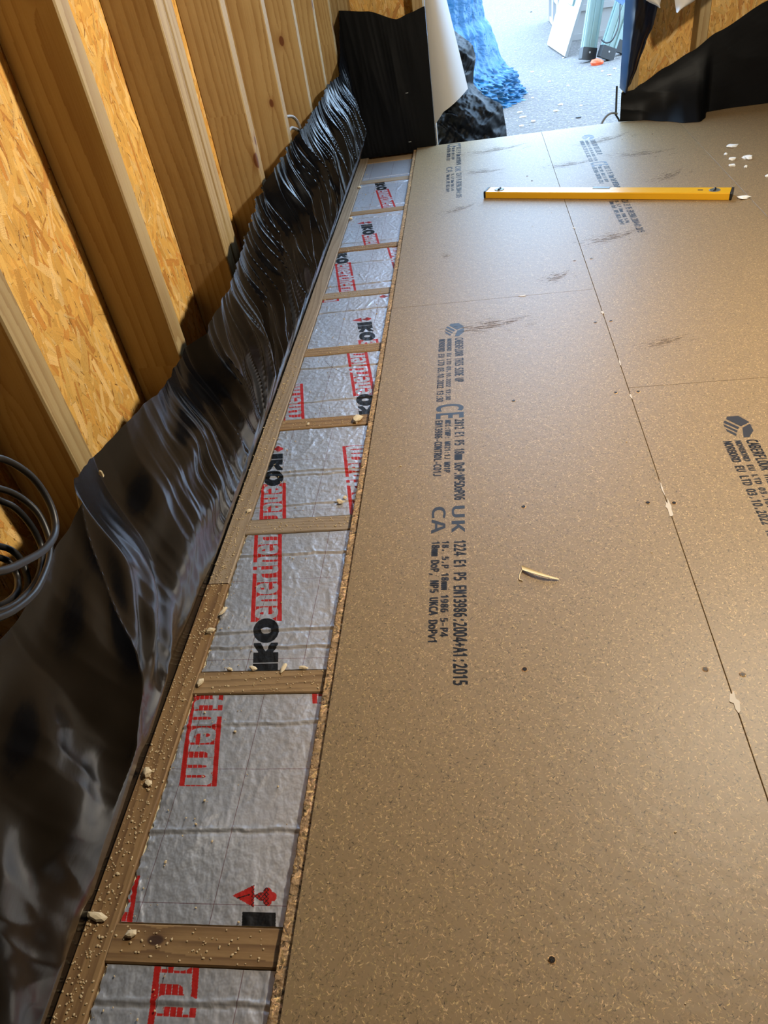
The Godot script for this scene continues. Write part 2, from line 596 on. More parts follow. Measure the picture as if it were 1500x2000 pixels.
# text drawn into a mask through the outlines of a TextMesh: returns an image whose red channel is ink
func text_mask(s: String, w: int, h: int, weight := 700, mono := false) -> Image:
	var f := SystemFont.new()
	f.font_names = PackedStringArray(["Droid Sans Mono" if mono else "Droid Sans"])
	f.font_weight = weight
	var t := TextMesh.new()
	t.font = f
	t.text = s
	t.font_size = 64
	t.pixel_size = 0.01
	t.depth = 0.0
	t.curve_step = 1.0
	var a := t.get_mesh_arrays()
	var v: PackedVector3Array = a[Mesh.ARRAY_VERTEX]
	var idx: PackedInt32Array = a[Mesh.ARRAY_INDEX]
	var bb := t.get_aabb()
	var im := Image.create(w, h, false, Image.FORMAT_L8)
	for k in range(0, idx.size(), 3):
		var p := []
		for j in 3:
			var q := v[idx[k + j]]
			p.append(Vector2((q.x - bb.position.x) / bb.size.x * w, (1.0 - (q.y - bb.position.y) / bb.size.y) * h))
		var lo := Vector2i(int(minf(p[0].x, minf(p[1].x, p[2].x))), int(minf(p[0].y, minf(p[1].y, p[2].y))))
		var hi := Vector2i(int(maxf(p[0].x, maxf(p[1].x, p[2].x))), int(maxf(p[0].y, maxf(p[1].y, p[2].y))))
		for y in range(maxi(lo.y, 0), mini(hi.y + 1, h)):
			for x in range(maxi(lo.x, 0), mini(hi.x + 1, w)):
				var c := Vector2(x + 0.5, y + 0.5)
				var d0: float = (p[1] - p[0]).cross(c - p[0])
				var d1: float = (p[2] - p[1]).cross(c - p[1])
				var d2: float = (p[0] - p[2]).cross(c - p[2])
				if (d0 >= 0 and d1 >= 0 and d2 >= 0) or (d0 <= 0 and d1 <= 0 and d2 <= 0):
					im.set_pixel(x, y, Color.WHITE)
	return im

# the printed mark of the boards, 2 pixels a millimetre: u from -40 mm to 400 mm, v from -20 mm to 60 mm; alpha 0 where bare
func foil_mark() -> Image:
	var W := 880
	var H := 160
	var im := Image.create(W, H, false, Image.FORMAT_RGBA8)
	im.fill(Color(0, 0, 0, 0))
	var red := Color(0.66, 0.11, 0.09, 1)
	var blk := Color(0.035, 0.035, 0.04, 1)
	var px := func(u: float, v: float) -> Vector2i: return Vector2i(int((u + 40.0) * 2.0), int((60.0 - v) * 2.0))
	var fill := func(u0: float, u1: float, v0: float, v1: float, c: Color):
		var a: Vector2i = px.call(u0, v1)
		var b: Vector2i = px.call(u1, v0)
		im.fill_rect(Rect2i(a, b - a), c)
	# the red panel: two side stripes and bars between, letters left bare
	fill.call(116.0, 396.0, -7.0, 2.0, red)
	fill.call(116.0, 396.0, 44.0, 52.0, red)
	for k in 5: fill.call(116.0, 396.0, 3.0 + k * 8.2, 10.2 + k * 8.2, red)
	var m := text_mask("enertherm", 536, 120)
	for y in 120:
		for x in 536:
			if m.get_pixel(x, y).r > 0.5:
				for dy in [0]:
					for dx in [-4, -1, 1, 4]:
						var q: Vector2i = px.call(124.0, 60.0)
						var xx: int = clampi(q.x + x + dx, 0, W - 1)
						im.set_pixel(xx, clampi(q.y + y + dy, 0, H - 1), Color(0, 0, 0, 0))
	# I, K and O in heavy black
	fill.call(0.0, 21.0, 0.0, 45.0, blk)
	for y in 90:
		for x in 86:
			var u := 23.0 + x / 2.0
			var v := y / 2.0
			var wedge := 0.0
			# the stem, then two arms with thin wedges above, below and on the right
			var t := (u - 45.0) / 20.0
			var inside := t < 0.0
			if t >= 0.0:
				wedge = absf(v - 22.5)
				inside = wedge < 22.5 - 0.0 and wedge > 9.5 * maxf(t, 0.0) - 0.5 and not (wedge > 13.0 + 12.0 * t)
			if u < 42.0 or inside or (u < 47.0 and absf(v - 22.5) < 14.0):
				im.set_pixelv(px.call(u, v), blk)
	for y in 96:
		for x in 116:
			var d := Vector2((x - 58) / 58.0, (y - 48) / 48.0).length()
			var e := Vector2((x - 58) / 14.0, (y - 48) / 19.0).length()
			if d < 1.0 and e > 1.0: im.set_pixelv(px.call(66.0 + x / 2.0, -1.5 + y / 2.0), blk)
			elif d < 1.05 or e <= 1.0:
				im.set_pixelv(px.call(66.0 + x / 2.0, -1.5 + y / 2.0), Color(0, 0, 0, 0))
	# the red emblem before the I: a pointed shield, a ribbed neck and three lobes
	for y in 150:
		for x in 70:
			var u := -37.0 + x / 2.0
			var v := -14.0 + y / 2.0
			var c := u + 20.0
			var hit := 0
			if v < 16.0 and absf(c) < 14.0 * (v + 14.0) / 30.0 - pow(maxf(0.0, v - 8.0) * 0.55, 2.0) * 0.12 * (1.0 if absf(c) < 6.0 else 0.0): hit = 1
			if v >= 6.0 and v < 32.0 and absf(c) < 3.5 + 2.0 * sin(v * 0.3): hit = 1
			for l in [Vector2(-5.5, 34.0), Vector2(5.5, 34.0), Vector2(0, 40.5)]:
				if Vector2(c, v).distance_to(l) < 6.0: hit = 1
			if hit == 1 and v > 12.0 and v < 36.0 and (absf(fposmod(v + c * 0.9, 5.0) - 2.5) < 0.55 or absf(fposmod(v - c * 0.9, 5.0) - 2.5) < 0.55): hit = 2
			if hit == 1 and v < 10.0 and absf(c + v * 0.3 - 1.0) < 0.6: hit = 2
			if hit: im.set_pixelv(px.call(u, v), red if hit == 1 else blk)
	return im

func foil_panels():
	var mark := foil_mark()
	var bare := Color(0.80, 0.80, 0.82)
	# near edge, far edge, grid line, marks: [direction, x of the baseline, z where the I begins]
	var list := [
		[0.085, -0.2895, -0.062, [[1, -0.211, -0.50]], [-0.252], "cut by the bottom of the photo"],
		[-0.3365, -0.690, -0.120, [[1, -0.287, -0.923], [1, -0.079, -0.353], [-1, -0.169, 0.0], [1, -0.103, -1.067]], [-0.635, -0.462], "with a red emblem above a black block"],
		[-0.737, -1.0865, -0.064, [[-1, -0.105, -0.731]], [-0.828, -1.025, -0.79], "with its black letters against the near joist"],
		[-1.1335, -1.4705, -0.108, [[1, -0.263, -1.374], [-1, 0.053, -0.991]], [-1.285, -1.30, -1.18], "with lettering at both sides, behind the third joist"],
		[-1.5175, -1.8455, -0.152, [[-1, 0.002, -1.492], [-1, -0.154, -1.30]], [-1.60, -1.775], "with a long curved scratch"],
		[-1.8925, -2.228, -0.154, [[1, -0.108, -2.036], [1, -0.3135, -2.607], [-1, -0.01, -2.23]], [-2.13], "with one complete black word and emblem in its middle"],
		[-2.275, -2.6325, -0.110, [[1, -0.259, -2.647], [-1, 0.064, -2.25]], [-2.33, -2.52], "with lettering close to the sill, sixth joist in front"],
		[-2.6795, -3.0285, -0.09, [[1, -0.187, -2.91]], [-2.99, -2.72], "with a short black word, seventh joist in front"],
		[-3.0755, -3.4445, -0.07, [[1, -0.180, -3.452]], [-3.12, -3.42], "dark and reflective with white crumbs, last printed one"],
		[-3.4915, -3.768, -0.11, [], [-3.53], "almost black, under the far wall"]]
	var g := RandomNumberGenerator.new()
	g.seed = 77
	var nm := noise_tex(0.035, 512, true, 5.0, 3, 31)
	var x0 := -0.2435
	var x1 := 0.06
	for i in list.size():
		var e: Array = list[i]
		var z1: float = e[0]
		var z0: float = e[1]
		var w := int((x1 - x0) * 1500.0)
		var h := int((z1 - z0) * 1500.0)
		var im := Image.create(w, h, false, Image.FORMAT_RGB8)
		var mm := Image.create(w, h, false, Image.FORMAT_RGB8)
		im.fill(bare)
		mm.fill(Color(0.72, 0, 0))
		for gx in [e[2], e[2] - 0.1, e[2] + 0.1]:      # thin printed grid
			var c := int((gx - x0) * 1500.0)
			if c >= 0 and c < w: im.fill_rect(Rect2i(c, 0, 1, h), Color(0.45, 0.30, 0.32))
		for gz in [0.38, 0.93]: im.fill_rect(Rect2i(0, int(h * gz), w, 1), Color(0.52, 0.38, 0.40))
		for k in e[3]:
			var d: int = k[0]
			for y in h:
				var z := z0 + (y + 0.5) / 1500.0
				var u: float = (z - k[2]) * d * 1000.0
				if u < -38.0 or u > 397.0: continue
				for x in w:
					var v: float = (x0 + (x + 0.5) / 1500.0 - k[1] - 0.19 * (z - k[2])) * d * 1000.0
					if v < -19.0 or v > 59.0: continue
					var p := mark.get_pixel(int((u + 40.0) * 2.0), int((60.0 - v) * 2.0))
					if p.a > 0.5:
						im.set_pixel(x, y, p)
						mm.set_pixel(x, y, Color(0, 0, 0))
		if i == 4:
			var c2 := Curve2D.new()
			for p in [[-0.178, -1.817], [-0.157, -1.781], [-0.131, -1.752], [-0.112, -1.735], [-0.069, -1.711], [-0.02, -1.695]]: c2.add_point(Vector2(p[0], p[1]))
			for k in 600:
				var p := c2.sample_baked(c2.get_baked_length() * k / 600.0)
				im.set_pixel(clampi(int((p.x - x0) * 1500.0), 0, w - 1), clampi(int((p.y - z0) * 1500.0), 0, h - 1), Color(0.16, 0.15, 0.17))
		var m := mat(Color.WHITE, 0.44, ImageTexture.create_from_image(im), 1.0)
		m.metallic_texture = ImageTexture.create_from_image(mm)
		m.metallic_texture_channel = BaseMaterial3D.TEXTURE_CHANNEL_RED
		bump(m, nm, 0.28)
		var t := thing("insulation_panel", "foil-faced insulation panel between joists, " + str(e[5]), "insulation", Vector3(0, 0, (z0 + z1) / 2))
		var zc := (z0 + z1) / 2
		var nz := FastNoiseLite.new()
		nz.seed = 300 + i
		nz.frequency = 1.0
		var folds := []
		for fz in e[4]: folds.append([fz - zc, g.randf_range(-0.03, 0.03), g.randf_range(0.0016, 0.0026)])
		var dents := []
		for k in 9: dents.append([g.randf_range(x0, -0.02), g.randf_range(z0, z1) - zc, g.randf_range(0.02, 0.06), g.randf_range(-0.5, 0.5), g.randf_range(0.0005, 0.0012)])
		var ragged := 0.0045 if i in [0, 1, 2] else 0.002
		var f := func(u: float, v: float) -> Vector3:
			var x := lerpf(x0 + 0.001, x1, u)
			var z := lerpf(z0 - zc + 0.0012, z1 - zc - 0.0012, v)
			var y := -0.0205 + 0.0012 * nz.get_noise_2d(x * 9.0, z * 9.0) + 0.0005 * nz.get_noise_2d(x * 60.0, z * 45.0)
			for q in folds:
				var dz: float = z - q[0] - q[1] * (x + 0.12) - 0.004 * nz.get_noise_2d(x * 14.0, q[0] * 50.0)
				var b: float = dz / 0.0024
				y += q[2] * (exp(-b * b) - 0.8 * exp(-pow((dz - 0.0042) / 0.0028, 2.0)))
			for q in dents:
				var a: float = (z - q[1])
				var dx: float = x - q[0] - a * q[3]
				if absf(a) < q[2] and absf(dx) < 0.012:
					y += q[4] * exp(-pow(dx / 0.0035, 2.0)) * (1.0 - absf(a) / q[2])
			if u < 0.04: 
				x += ragged * (0.6 + nz.get_noise_2d(z * 60.0, 5.0)) * (1.0 - u / 0.04)
				y += 0.0015 * nz.get_noise_2d(z * 90.0, 25.0)
			return Vector3(x, minf(y, -0.0188), z)
		put("foil", sheet(110, 130, f), m, t)
		put("foam_core", box(Vector3(x0, -0.105, z0 - zc + 0.001), Vector3(x1, -0.0235, z1 - zc - 0.001), 0.001), M.foam, t)

# ------------------------------------------------------------------ chipboard
func lettering(s: String, z0: float, z1: float, xa: float, xb: float, mono := true, weight := 700) -> ArrayMesh:
	# runs towards the camera, tops to the right, lying flat
	var f := SystemFont.new()
	f.font_names = PackedStringArray(["Droid Sans Mono" if mono else "Droid Sans"])
	f.font_weight = weight
	var t := TextMesh.new()
	t.font = f
	t.text = s
	t.font_size = 32
	t.pixel_size = 0.01
	t.depth = 0.02
	t.curve_step = 2.0
	var bb := t.get_aabb()
	var sx := (z1 - z0) / bb.size.x
	var sy := (xb - xa) / bb.size.y
	var b := Basis(Vector3(0, 0, sx), Vector3(sy, 0, 0), Vector3(0, 0.008, 0))
	var o := b * -bb.position + Vector3(xa, 0.0, z0)
	if not mono: return moved(t, Transform3D(b, o))
	var e := 0.001
	return joined([moved(t, Transform3D(b, o + Vector3(-e, 0, -e))), moved(t, Transform3D(b, o + Vector3(e, 0, -e * 0.3))), moved(t, Transform3D(b, o + Vector3(-e, 0, e * 0.3))), moved(t, Transform3D(b, o + Vector3(e, 0, e)))])

func board_print(parent: Node, xo: float, z: float, z_from: float, z_to: float):
	# all rows of the inkjet print; rows outside the board are left away
	var rows := [
		["CABERFLOOR THIS SIDE UP", 0.083, 0.319, 0.194, 0.215], ["NORBORD EU LTD 03.10.2022 13:30", 0.083, 0.40, 0.172, 0.183], ["NORBORD EU LTD 03.10.2022 13:30", 0.083, 0.405, 0.149, 0.165],
		["CE", 0.42, 0.482, 0.149, 0.215], ["2812 E1 P5 18mm DoP:NP5DoP06", 0.489, 0.784, 0.194, 0.215], ["MDI:TMP: M021:1J M01P", 0.489, 0.69, 0.172, 0.184], ["EN13986-CONTROL-C01J", 0.489, 0.70, 0.149, 0.165],
		["UK", 0.803, 0.883, 0.189, 0.215], ["CA", 0.803, 0.883, 0.149, 0.177],
		["1224 E1 P5 EN13986:2004+A1:2015", 0.906, 1.237, 0.194, 0.216], ["18. 5.P 18mm 1986 5-P4", 0.906, 1.14, 0.172, 0.184], ["18mm DoP, NP5 UKCA DoPv1", 0.906, 1.15, 0.149, 0.166]]
	var list := []
	for r in rows:
		var a: float = z + r[1]
		var b: float = z + r[2]
		if a < z_from or b > z_to: continue
		list.append(lettering(r[0], a, b, xo + r[3], xo + r[4], not r[0] in ["CE", "UK", "CA"]))
	# the octagon mark: two solid pieces and three slanting bars
	if z - 0.007 > z_from:
		var L := func(pts: Array) -> ArrayMesh:
			var p := PackedVector2Array()
			for q in pts: p.append(Vector2(xo + 0.166 + q[0] * 0.052, z - 0.007 + q[1] * 0.08))
			return plate(p, 0.00016)
		list.append(L.call([[0.28, 0.0], [0.72, 0.0], [1.0, 0.3], [1.0, 0.34], [0.62, 0.5], [0.2, 0.12]]))
		list.append(L.call([[1.0, 0.4], [1.0, 0.72], [0.72, 1.0], [0.5, 1.0], [0.64, 0.57]]))
		list.append(L.call([[0.12, 0.18], [0.54, 0.53], [0.45, 0.62], [0.03, 0.27]]))
		list.append(L.call([[0.0, 0.34], [0.42, 0.68], [0.35, 0.76], [0.0, 0.46]]))
		list.append(L.call([[0.0, 0.55], [0.32, 0.82], [0.26, 0.92], [0.0, 0.68]]))
	put("printed_lettering", joined(list), M.ink, parent, at(0, 0.00003, 0))

func boards():
	var fl := structure("floor", "chipboard floor laid in staggered rows")
	var rows := [
		[0.0, 0.5995, [[-3.868, -2.0692], [-2.0680, 0.331], [0.3322, 1.69]]],
		[0.6005, 1.1995, [[-3.868, -1.5157], [-1.5145, 0.885], [0.8862, 1.69]]],
		[1.2005, 1.7995, [[-3.868, -0.6], [-0.5988, 1.69]]],
		[1.8005, 2.3995, [[-3.868, -1.468], [-1.4668, 0.94], [0.9412, 1.69]]],
		[2.4005, 3.19, [[-3.868, -2.2], [-2.1988, 0.2], [0.2012, 1.69]]]]
	var row := 0
	for r in rows:
		for e in r[2]:
			var p := put("chipboard_panel", box(Vector3(r[0], -0.018, e[0]), Vector3(r[1], 0.0, e[1]), 0.0006), M.chip, fl)
			if row == 0:
				p.set_meta("label", "chipboard panel with an exposed tongue along its left edge")
				var nz := FastNoiseLite.new()
				nz.frequency = 1.0
				nz.seed = 5
				var z0: float = e[0] + 0.001
				var z1: float = e[1] - 0.001
				var prof := [Vector2(0.001, -0.0062), Vector2(-0.008, -0.0064), Vector2(-0.0155, -0.0068), Vector2(-0.017, -0.0085), Vector2(-0.0155, -0.0122), Vector2(0.001, -0.0125)]
				var cells := int((z1 - z0) / 0.0035)
				var m := sheet(5, cells, func(u, v):
					var k := int(round(u * 5.0))
					var z := lerpf(z0, z1, v)
					var q: Vector2 = prof[k]
					var j := nz.get_noise_2d(z * 230.0, k * 7.0)
					var j2 := nz.get_noise_2d(z * 40.0, k * 3.0 + 20.0)
					return Vector3(q.x + (0.0014 * j + 0.0012 * j2 if k in [2, 3, 4] else 0.0), q.y + 0.0006 * j * (1.0 if k in [1, 2] else 0.0), z))
				put("tongue", m, M.chip_edge, p)
			if row == 0 and e[0] < -3: board_print(p, 0.0, -4.275, e[0] + 0.01, e[1])
			if row == 0 and e[0] > -3 and e[0] < 0: board_print(p, 0.0, -1.923, e[0], e[1])
			if row == 1 and e[0] < -3: board_print(p, 0.6, -3.705, e[0], e[1])
			if row == 1 and e[0] > -3 and e[0] < 0: board_print(p, 0.6, -1.362, e[0], e[1])
		row += 1
	# screws driven a little below a raised burr of chips
	var burr := disc(0.0052, 0.0009, 9, 0.75)
	var head := disc(0.0036, 0.0011, 12)
	var drive := joined([box(Vector3(-0.0024, 0.0011, -0.0005), Vector3(0.0024, 0.0014, 0.0005), 0.0001), box(Vector3(-0.0005, 0.0011, -0.0024), Vector3(0.0005, 0.0014, 0.0024), 0.0001)])
	for s in [[0.306, -0.713], [0.574, -0.706], [0.624, -0.695], [0.565, -1.098], [0.612, -1.093], [0.569, -1.498], [0.619, -1.495], [0.573, -1.858], [0.614, -1.859], [0.569, -2.29], [0.621, -2.292], [0.334, -1.496], [0.331, -1.106], [0.309, -0.305], [0.487, -3.208], [0.501, -3.14], [1.058, -3.59]]:
		var p := put("screw", head, M.steel, fl, at(s[0], 0.0, s[1]))
		put("burr", burr, M.chip_edge, p)
		put("drive_recess", drive, M.black, p, Transform3D(Basis(Vector3.UP, rng.randf() * 3.0), Vector3.ZERO))
	# pale adhesive squeezed up through the joints
	var blobs := [[0.600, -1.083, 0.007, 0.03], [0.600, -0.648, 0.008, 0.024], [0.600, -1.912, 0.006, 0.012], [0.600, -1.636, 0.003, 0.02], [0.392, -2.0686, 0.012, 0.005], [0.600, -2.567, 0.006, 0.008], [0.600, -1.476, 0.003, 0.014], [0.600, -1.14, 0.0025, 0.03]]
	var n := 0
	for b in blobs:
		n += 1
		var pts := PackedVector2Array()
		for k in 12:
			var a := TAU * k / 12.0
			var q := rng.randf_range(0.25, 1.0) if k % 2 else rng.randf_range(0.6, 1.1)
			pts.append(Vector2(cos(a) * b[2] * q, sin(a) * b[3] * q))
		put("glue_blob", plate(pts, 0.0016), M.glue, fl, at(b[0], -0.0004, b[1]))
	# dried mud and scuffs trodden into the boards
	var pm := PlaneMesh.new()
	pm.size = Vector2(1, 1)
	for d in [[0.28, -1.90, 0.28, 0.10, 0.08], [0.50, -2.18, 0.12, 0.09, 0.3], [0.36, -3.66, 0.36, 0.12, 0.05], [0.957, -3.33, 0.3, 0.12, -0.2], [0.70, -2.45, 0.25, 0.1, 0.2], [0.16, -2.44, 0.05, 0.05, 0.0], [0.85, -3.6, 0.3, 0.12, 0.3], [0.2, -2.9, 0.2, 0.08, 0.4], [0.66, -3.3, 0.25, 0.1, 0.0], [0.3, -3.35, 0.22, 0.1, -0.3], [0.72, -1.72, 0.16, 0.06, 0.2], [1.0, -3.0, 0.2, 0.1, 0.5]]:
		put("mud_smear", pm, M.dirt, fl, Transform3D(Basis(Vector3.UP, d[4]) * Basis.from_scale(Vector3(d[2], 1, d[3])), Vector3(d[0], 0.0003, d[1])))

# ------------------------------------------------------------------ black membrane
const EDGE := [[0.35, 0.47, -0.2], [-0.20, 0.475, -0.2], [-0.435, 0.455, -0.215], [-0.50, 0.46, -0.2], [-0.569, 0.470, -0.2], [-0.592, 0.481, -0.2], [-0.612, 0.497, -0.2], [-0.649, 0.479, -0.22], [-0.738, 0.443, -0.255], [-0.768, 0.442, -0.25], [-0.81, 0.443, -0.235], [-0.869, 0.439, -0.23], [-0.973, 0.411, -0.24], [-1.055, 0.396, -0.25], [-1.119, 0.397, -0.25], [-1.14, 0.412, -0.22], [-1.203, 0.436, -0.2], [-1.327, 0.435, -0.21], [-1.441, 0.433, -0.225], [-1.574, 0.437, -0.235], [-1.837, 0.432, -0.27], [-1.951, 0.426, -0.282], [-1.985, 0.452, -0.252], [-2.148, 0.450, -0.255], [-2.363, 0.429, -0.28], [-2.417, 0.447, -0.25], [-2.732, 0.422, -0.28], [-2.887, 0.433, -0.265], [-3.168, 0.435, -0.28], [-3.539, 0.403, -0.282], [-3.86, 0.60, -0.282]]

func edge_at(z: float) -> Vector2:
	for i in EDGE.size() - 1:
		var a: Array = EDGE[i]
		var b: Array = EDGE[i + 1]
		if z <= a[0] and z >= b[0]:
			var t: float = (z - a[0]) / (b[0] - a[0])
			return Vector2(lerpf(a[2], b[2], t), lerpf(a[1], b[1], t))
	return Vector2(EDGE[-1][2], EDGE[-1][1]) if z < 0 else Vector2(-0.2, 0.47)

func ridge(n: FastNoiseLite, x: float, y: float) -> float:
	return 1.0 - 2.0 * absf(n.get_noise_2d(x, y))

func membranes():
	var n := FastNoiseLite.new()
	n.seed = 41
	n.frequency = 1.0
	n.fractal_octaves = 2
	var n1 := FastNoiseLite.new()
	n1.seed = 4
	n1.frequency = 1.0
	n1.fractal_octaves = 1
	var f := func(u: float, v: float) -> Vector3:
		var z := lerpf(0.35, -3.86, pow(u, 1.15))
		var e := edge_at(z)
		var far := smoothstep(-0.75, -1.35, z)
		var y := lerpf(-0.03, e.y, v)
		var a := z + (0.5 - v) * 0.07
		var body := sin(PI * pow(v, 0.68))
		var x := -0.2885 + (e.x + 0.2885) * pow(v, 1.4)
		# long hanging folds in the far part, broad soft dents in the near part
		var sway := 0.03 * n1.get_noise_2d(z * 2.0, v * 1.0 + 70.0)
		var w := far * (0.030 * ridge(n1, (a + sway) * 6.0, v * 0.4) + 0.016 * ridge(n1, (a + sway) * 17.0 + 40.0, v * 0.5 + 9.0) + 0.005 * ridge(n1, (a + sway) * 43.0, v * 0.9 + 20.0))
		w += far * 0.004 * n1.get_noise_2d(a * 20.0, v * 4.0)
		w += (1.0 - far) * (0.024 * n1.get_noise_2d(a * 2.6, v * 0.9 + 3.0) + 0.016 * n1.get_noise_2d(a * 7.0 + v * 2.0, v * 3.4) + 0.0012 * ridge(n1, a * 22.0, v * 1.2))
		x += (w * 0.8 + 0.014 + 0.044 * body) * smoothstep(0.03, 0.34, v) * (0.15 + 0.85 * smoothstep(-3.85, -3.5, z)) * (1.0 - 0.72 * smoothstep(0.7, 1.0, v))
		# two tight pleats standing out of the sheet
		for p in [[-0.60, 0.30, 0.011, 0.014], [-1.88, 0.14, 0.013, 0.012]]:
			var d: float = z - (p[0] + p[1] * (1.0 - v) + 0.012 * sin(v * 7.0))
			if d > 0.0: x += p[3] * exp(-d / (p[2] * 2.2)) * smoothstep(0.0, 0.25, v)
			else: x += p[3] * exp(d / (p[2] * 0.8)) * smoothstep(0.0, 0.25, v)
		var most := -0.287 + 0.5 * (y + 0.02)
		x = minf(x, lerpf(x, most, 0.9)) if x > most else x
		x = maxf(x, -0.2885)
		return Vector3(x, y + 0.005 * n.get_noise_2d(z * 14.0, 3.0) * v, z)
	var s := put("wall_membrane", sheet(1500, 140, f), M.film)
	tag(s, "long black plastic sheet draped up the left stud wall, creased and shiny", "plastic sheet")
	# end wall, left of the doorway
	var top_l := [[-0.30, 0.602], [-0.158, 0.582], [-0.033, 0.536], [0.03, 0.552], [0.097, 0.568]]
	var g := func(u: float, v: float) -> Vector3:
		var x := lerpf(-0.284, 0.095, u)
		var yt := interp(top_l, x)
		var a := x + (v - 0.5) * 0.05
		var z := ZE + 0.006 + 0.007 * (0.5 + 0.5 * ridge(n1, a * 8.0, v * 0.7 + 30.0)) * sin(PI * v) * sin(PI * clampf(u, 0, 1)) + 0.0015 * (0.5 + 0.5 * ridge(n1, a * 26.0, v * 1.0)) * (1.0 - u * u)
		return Vector3(x, lerpf(-0.016, yt, v), z)
	s = put("end_wall_membrane", sheet(120, 90, g), M.film_matt)
	tag(s, "black plastic sheet covering the end wall left of the doorway", "plastic sheet")
	for p in [[-0.027, 0.245], [-0.037, 0.034]]:
		put("staple", beam(0.012, 0.0022, 0.0016, 0.0003), M.flake, s, Transform3D(Basis(Vector3.UP, PI / 2) , Vector3(p[0], p[1], ZE + 0.016)))
	# end wall, right of the doorway: hem bulges out over the boards near the jamb
	var top_r := [[0.962, 0.123], [1.014, 0.127], [1.044, 0.146], [1.15, 0.202], [1.254, 0.249], [1.353, 0.309], [1.55, 0.40], [1.75, 0.49], [2.2, 0.6], [3.2, 0.62]]
	var hem := [[0.962, 0.004], [1.06, 0.03], [1.15, 0.10], [1.22, 0.165], [1.28, 0.18], [1.315, 0.13], [1.345, 0.03], [1.45, 0.012], [3.2, 0.008]]
	var h := func(u: float, v: float) -> Vector3:
		var x := lerpf(0.962, 3.18, pow(u, 1.5))
		var b := interp(hem, x)
		var y := lerpf(0.0015, interp(top_r, x), v)
		var z := ZE + 0.006 + b * pow(1.0 - v, 2.2) + 0.006 * (0.5 + 0.5 * ridge(n1, (x + v * 0.2) * 4.0, v * 1.0 + 60.0)) * sin(PI * v)
		return Vector3(x, y + 0.012 * sin(PI * clampf(b / 0.18, 0, 1)) * (1.0 - v) * v, z)
	s = put("end_wall_membrane", sheet(180, 60, h), M.film_matt)
	tag(s, "black plastic sheet right of the doorway with its hem curling over the chipboard", "plastic sheet")

func interp(t: Array, x: float) -> float:
	for i in t.size() - 1:
		if x <= t[i + 1][0]:
			var k: float = clampf((x - t[i][0]) / (t[i + 1][0] - t[i][0]), 0.0, 1.0)
			k = k * k * (3.0 - 2.0 * k) * 0.5 + k * 0.5
			return lerpf(t[i][1], t[i + 1][1], k)
	return t[-1][1]

# ------------------------------------------------------------------ cables
func cables():
	var t := thing("cable_coil", "coil of dark grey electric cable hanging over the black sheet at the left edge", "cable", Vector3(-0.19, 0.5, -0.42))
	var loops := [
		[[-0.01, 0.11, -0.079], [-0.01, 0.086, -0.115], [0.0, 0.053, -0.128], [0.01, 0.022, -0.12], [0.02, 0.007, -0.096], [0.035, 0.02, -0.055], [0.05, 0.047, -0.009], [0.06, 0.074, 0.031], [0.06, 0.103, 0.059], [0.04, 0.137, 0.063], [0.01, 0.144, 0.009]],
		[[-0.045, 0.069, -0.1], [-0.045, 0.037, -0.132], [-0.04, 0.014, -0.145], [-0.03, -0.007, -0.144], [-0.02, -0.025, -0.13], [-0.01, -0.033, -0.108], [0.0, -0.032, -0.074], [0.01, -0.022, -0.032], [0.02, 0.008, 0.021], [0.02, 0.047, 0.06], [0.0, 0.097, 0.053], [-0.03, 0.105, -0.015]],
		[[-0.06, 0.054, -0.112], [-0.06, 0.016, -0.139], [-0.055, -0.002, -0.147], [-0.05, -0.028, -0.148], [-0.045, -0.052, -0.14], [-0.035, -0.054, -0.119], [-0.025, -0.053, -0.089], [-0.01, -0.035, -0.045], [0.0, -0.008, -0.001], [0.0, 0.035, 0.038], [-0.01, 0.096, 0.039], [-0.04, 0.104, -0.03]],
		[[-0.07, 0.007, -0.084], [-0.07, -0.028, -0.115], [-0.065, -0.044, -0.122], [-0.06, -0.061, -0.118], [-0.05, -0.072, -0.096], [-0.03, -0.05, -0.049], [-0.02, -0.004, 0.006], [-0.03, 0.05, 0.023], [-0.06, 0.049, -0.024]],
		[[-0.075, -0.006, -0.08], [-0.075, -0.041, -0.111], [-0.07, -0.055, -0.114], [-0.065, -0.068, -0.106], [-0.05, -0.063, -0.076], [-0.04, -0.039, -0.036], [-0.04, 0.003, 0.001], [-0.06, 0.035, -0.011]]]
	for l in loops:
		var pts := []
		for p in l: pts.append(Vector3(p[0], p[1], p[2]))
		pts.append(pts[0])
		put("loop", tube(pts, 0.0037, 10, 8), M.cable, t)
	var c := thing("cable_end", "pale grey cable looping out between two far studs above the black sheet", "cable", Vector3(-0.335, 0.40, -2.62))
	put("loop", tube([Vector3(-0.055, -0.3, 0.13), Vector3(-0.01, 0.02, 0.135), Vector3(0.0, 0.045, 0.08), Vector3(0.005, 0.05, 0.0), Vector3(0.02, 0.0, -0.10), Vector3(0.03, -0.2, -0.14)], 0.005), M.grey_cable, c)
	put("loop", tube([Vector3(-0.055, -0.3, 0.10), Vector3(0.0, -0.01, 0.10), Vector3(0.01, 0.012, 0.05), Vector3(0.015, 0.01, -0.02), Vector3(0.03, -0.04, -0.08), Vector3(0.035, -0.2, -0.1)], 0.005), M.grey_cable, c)

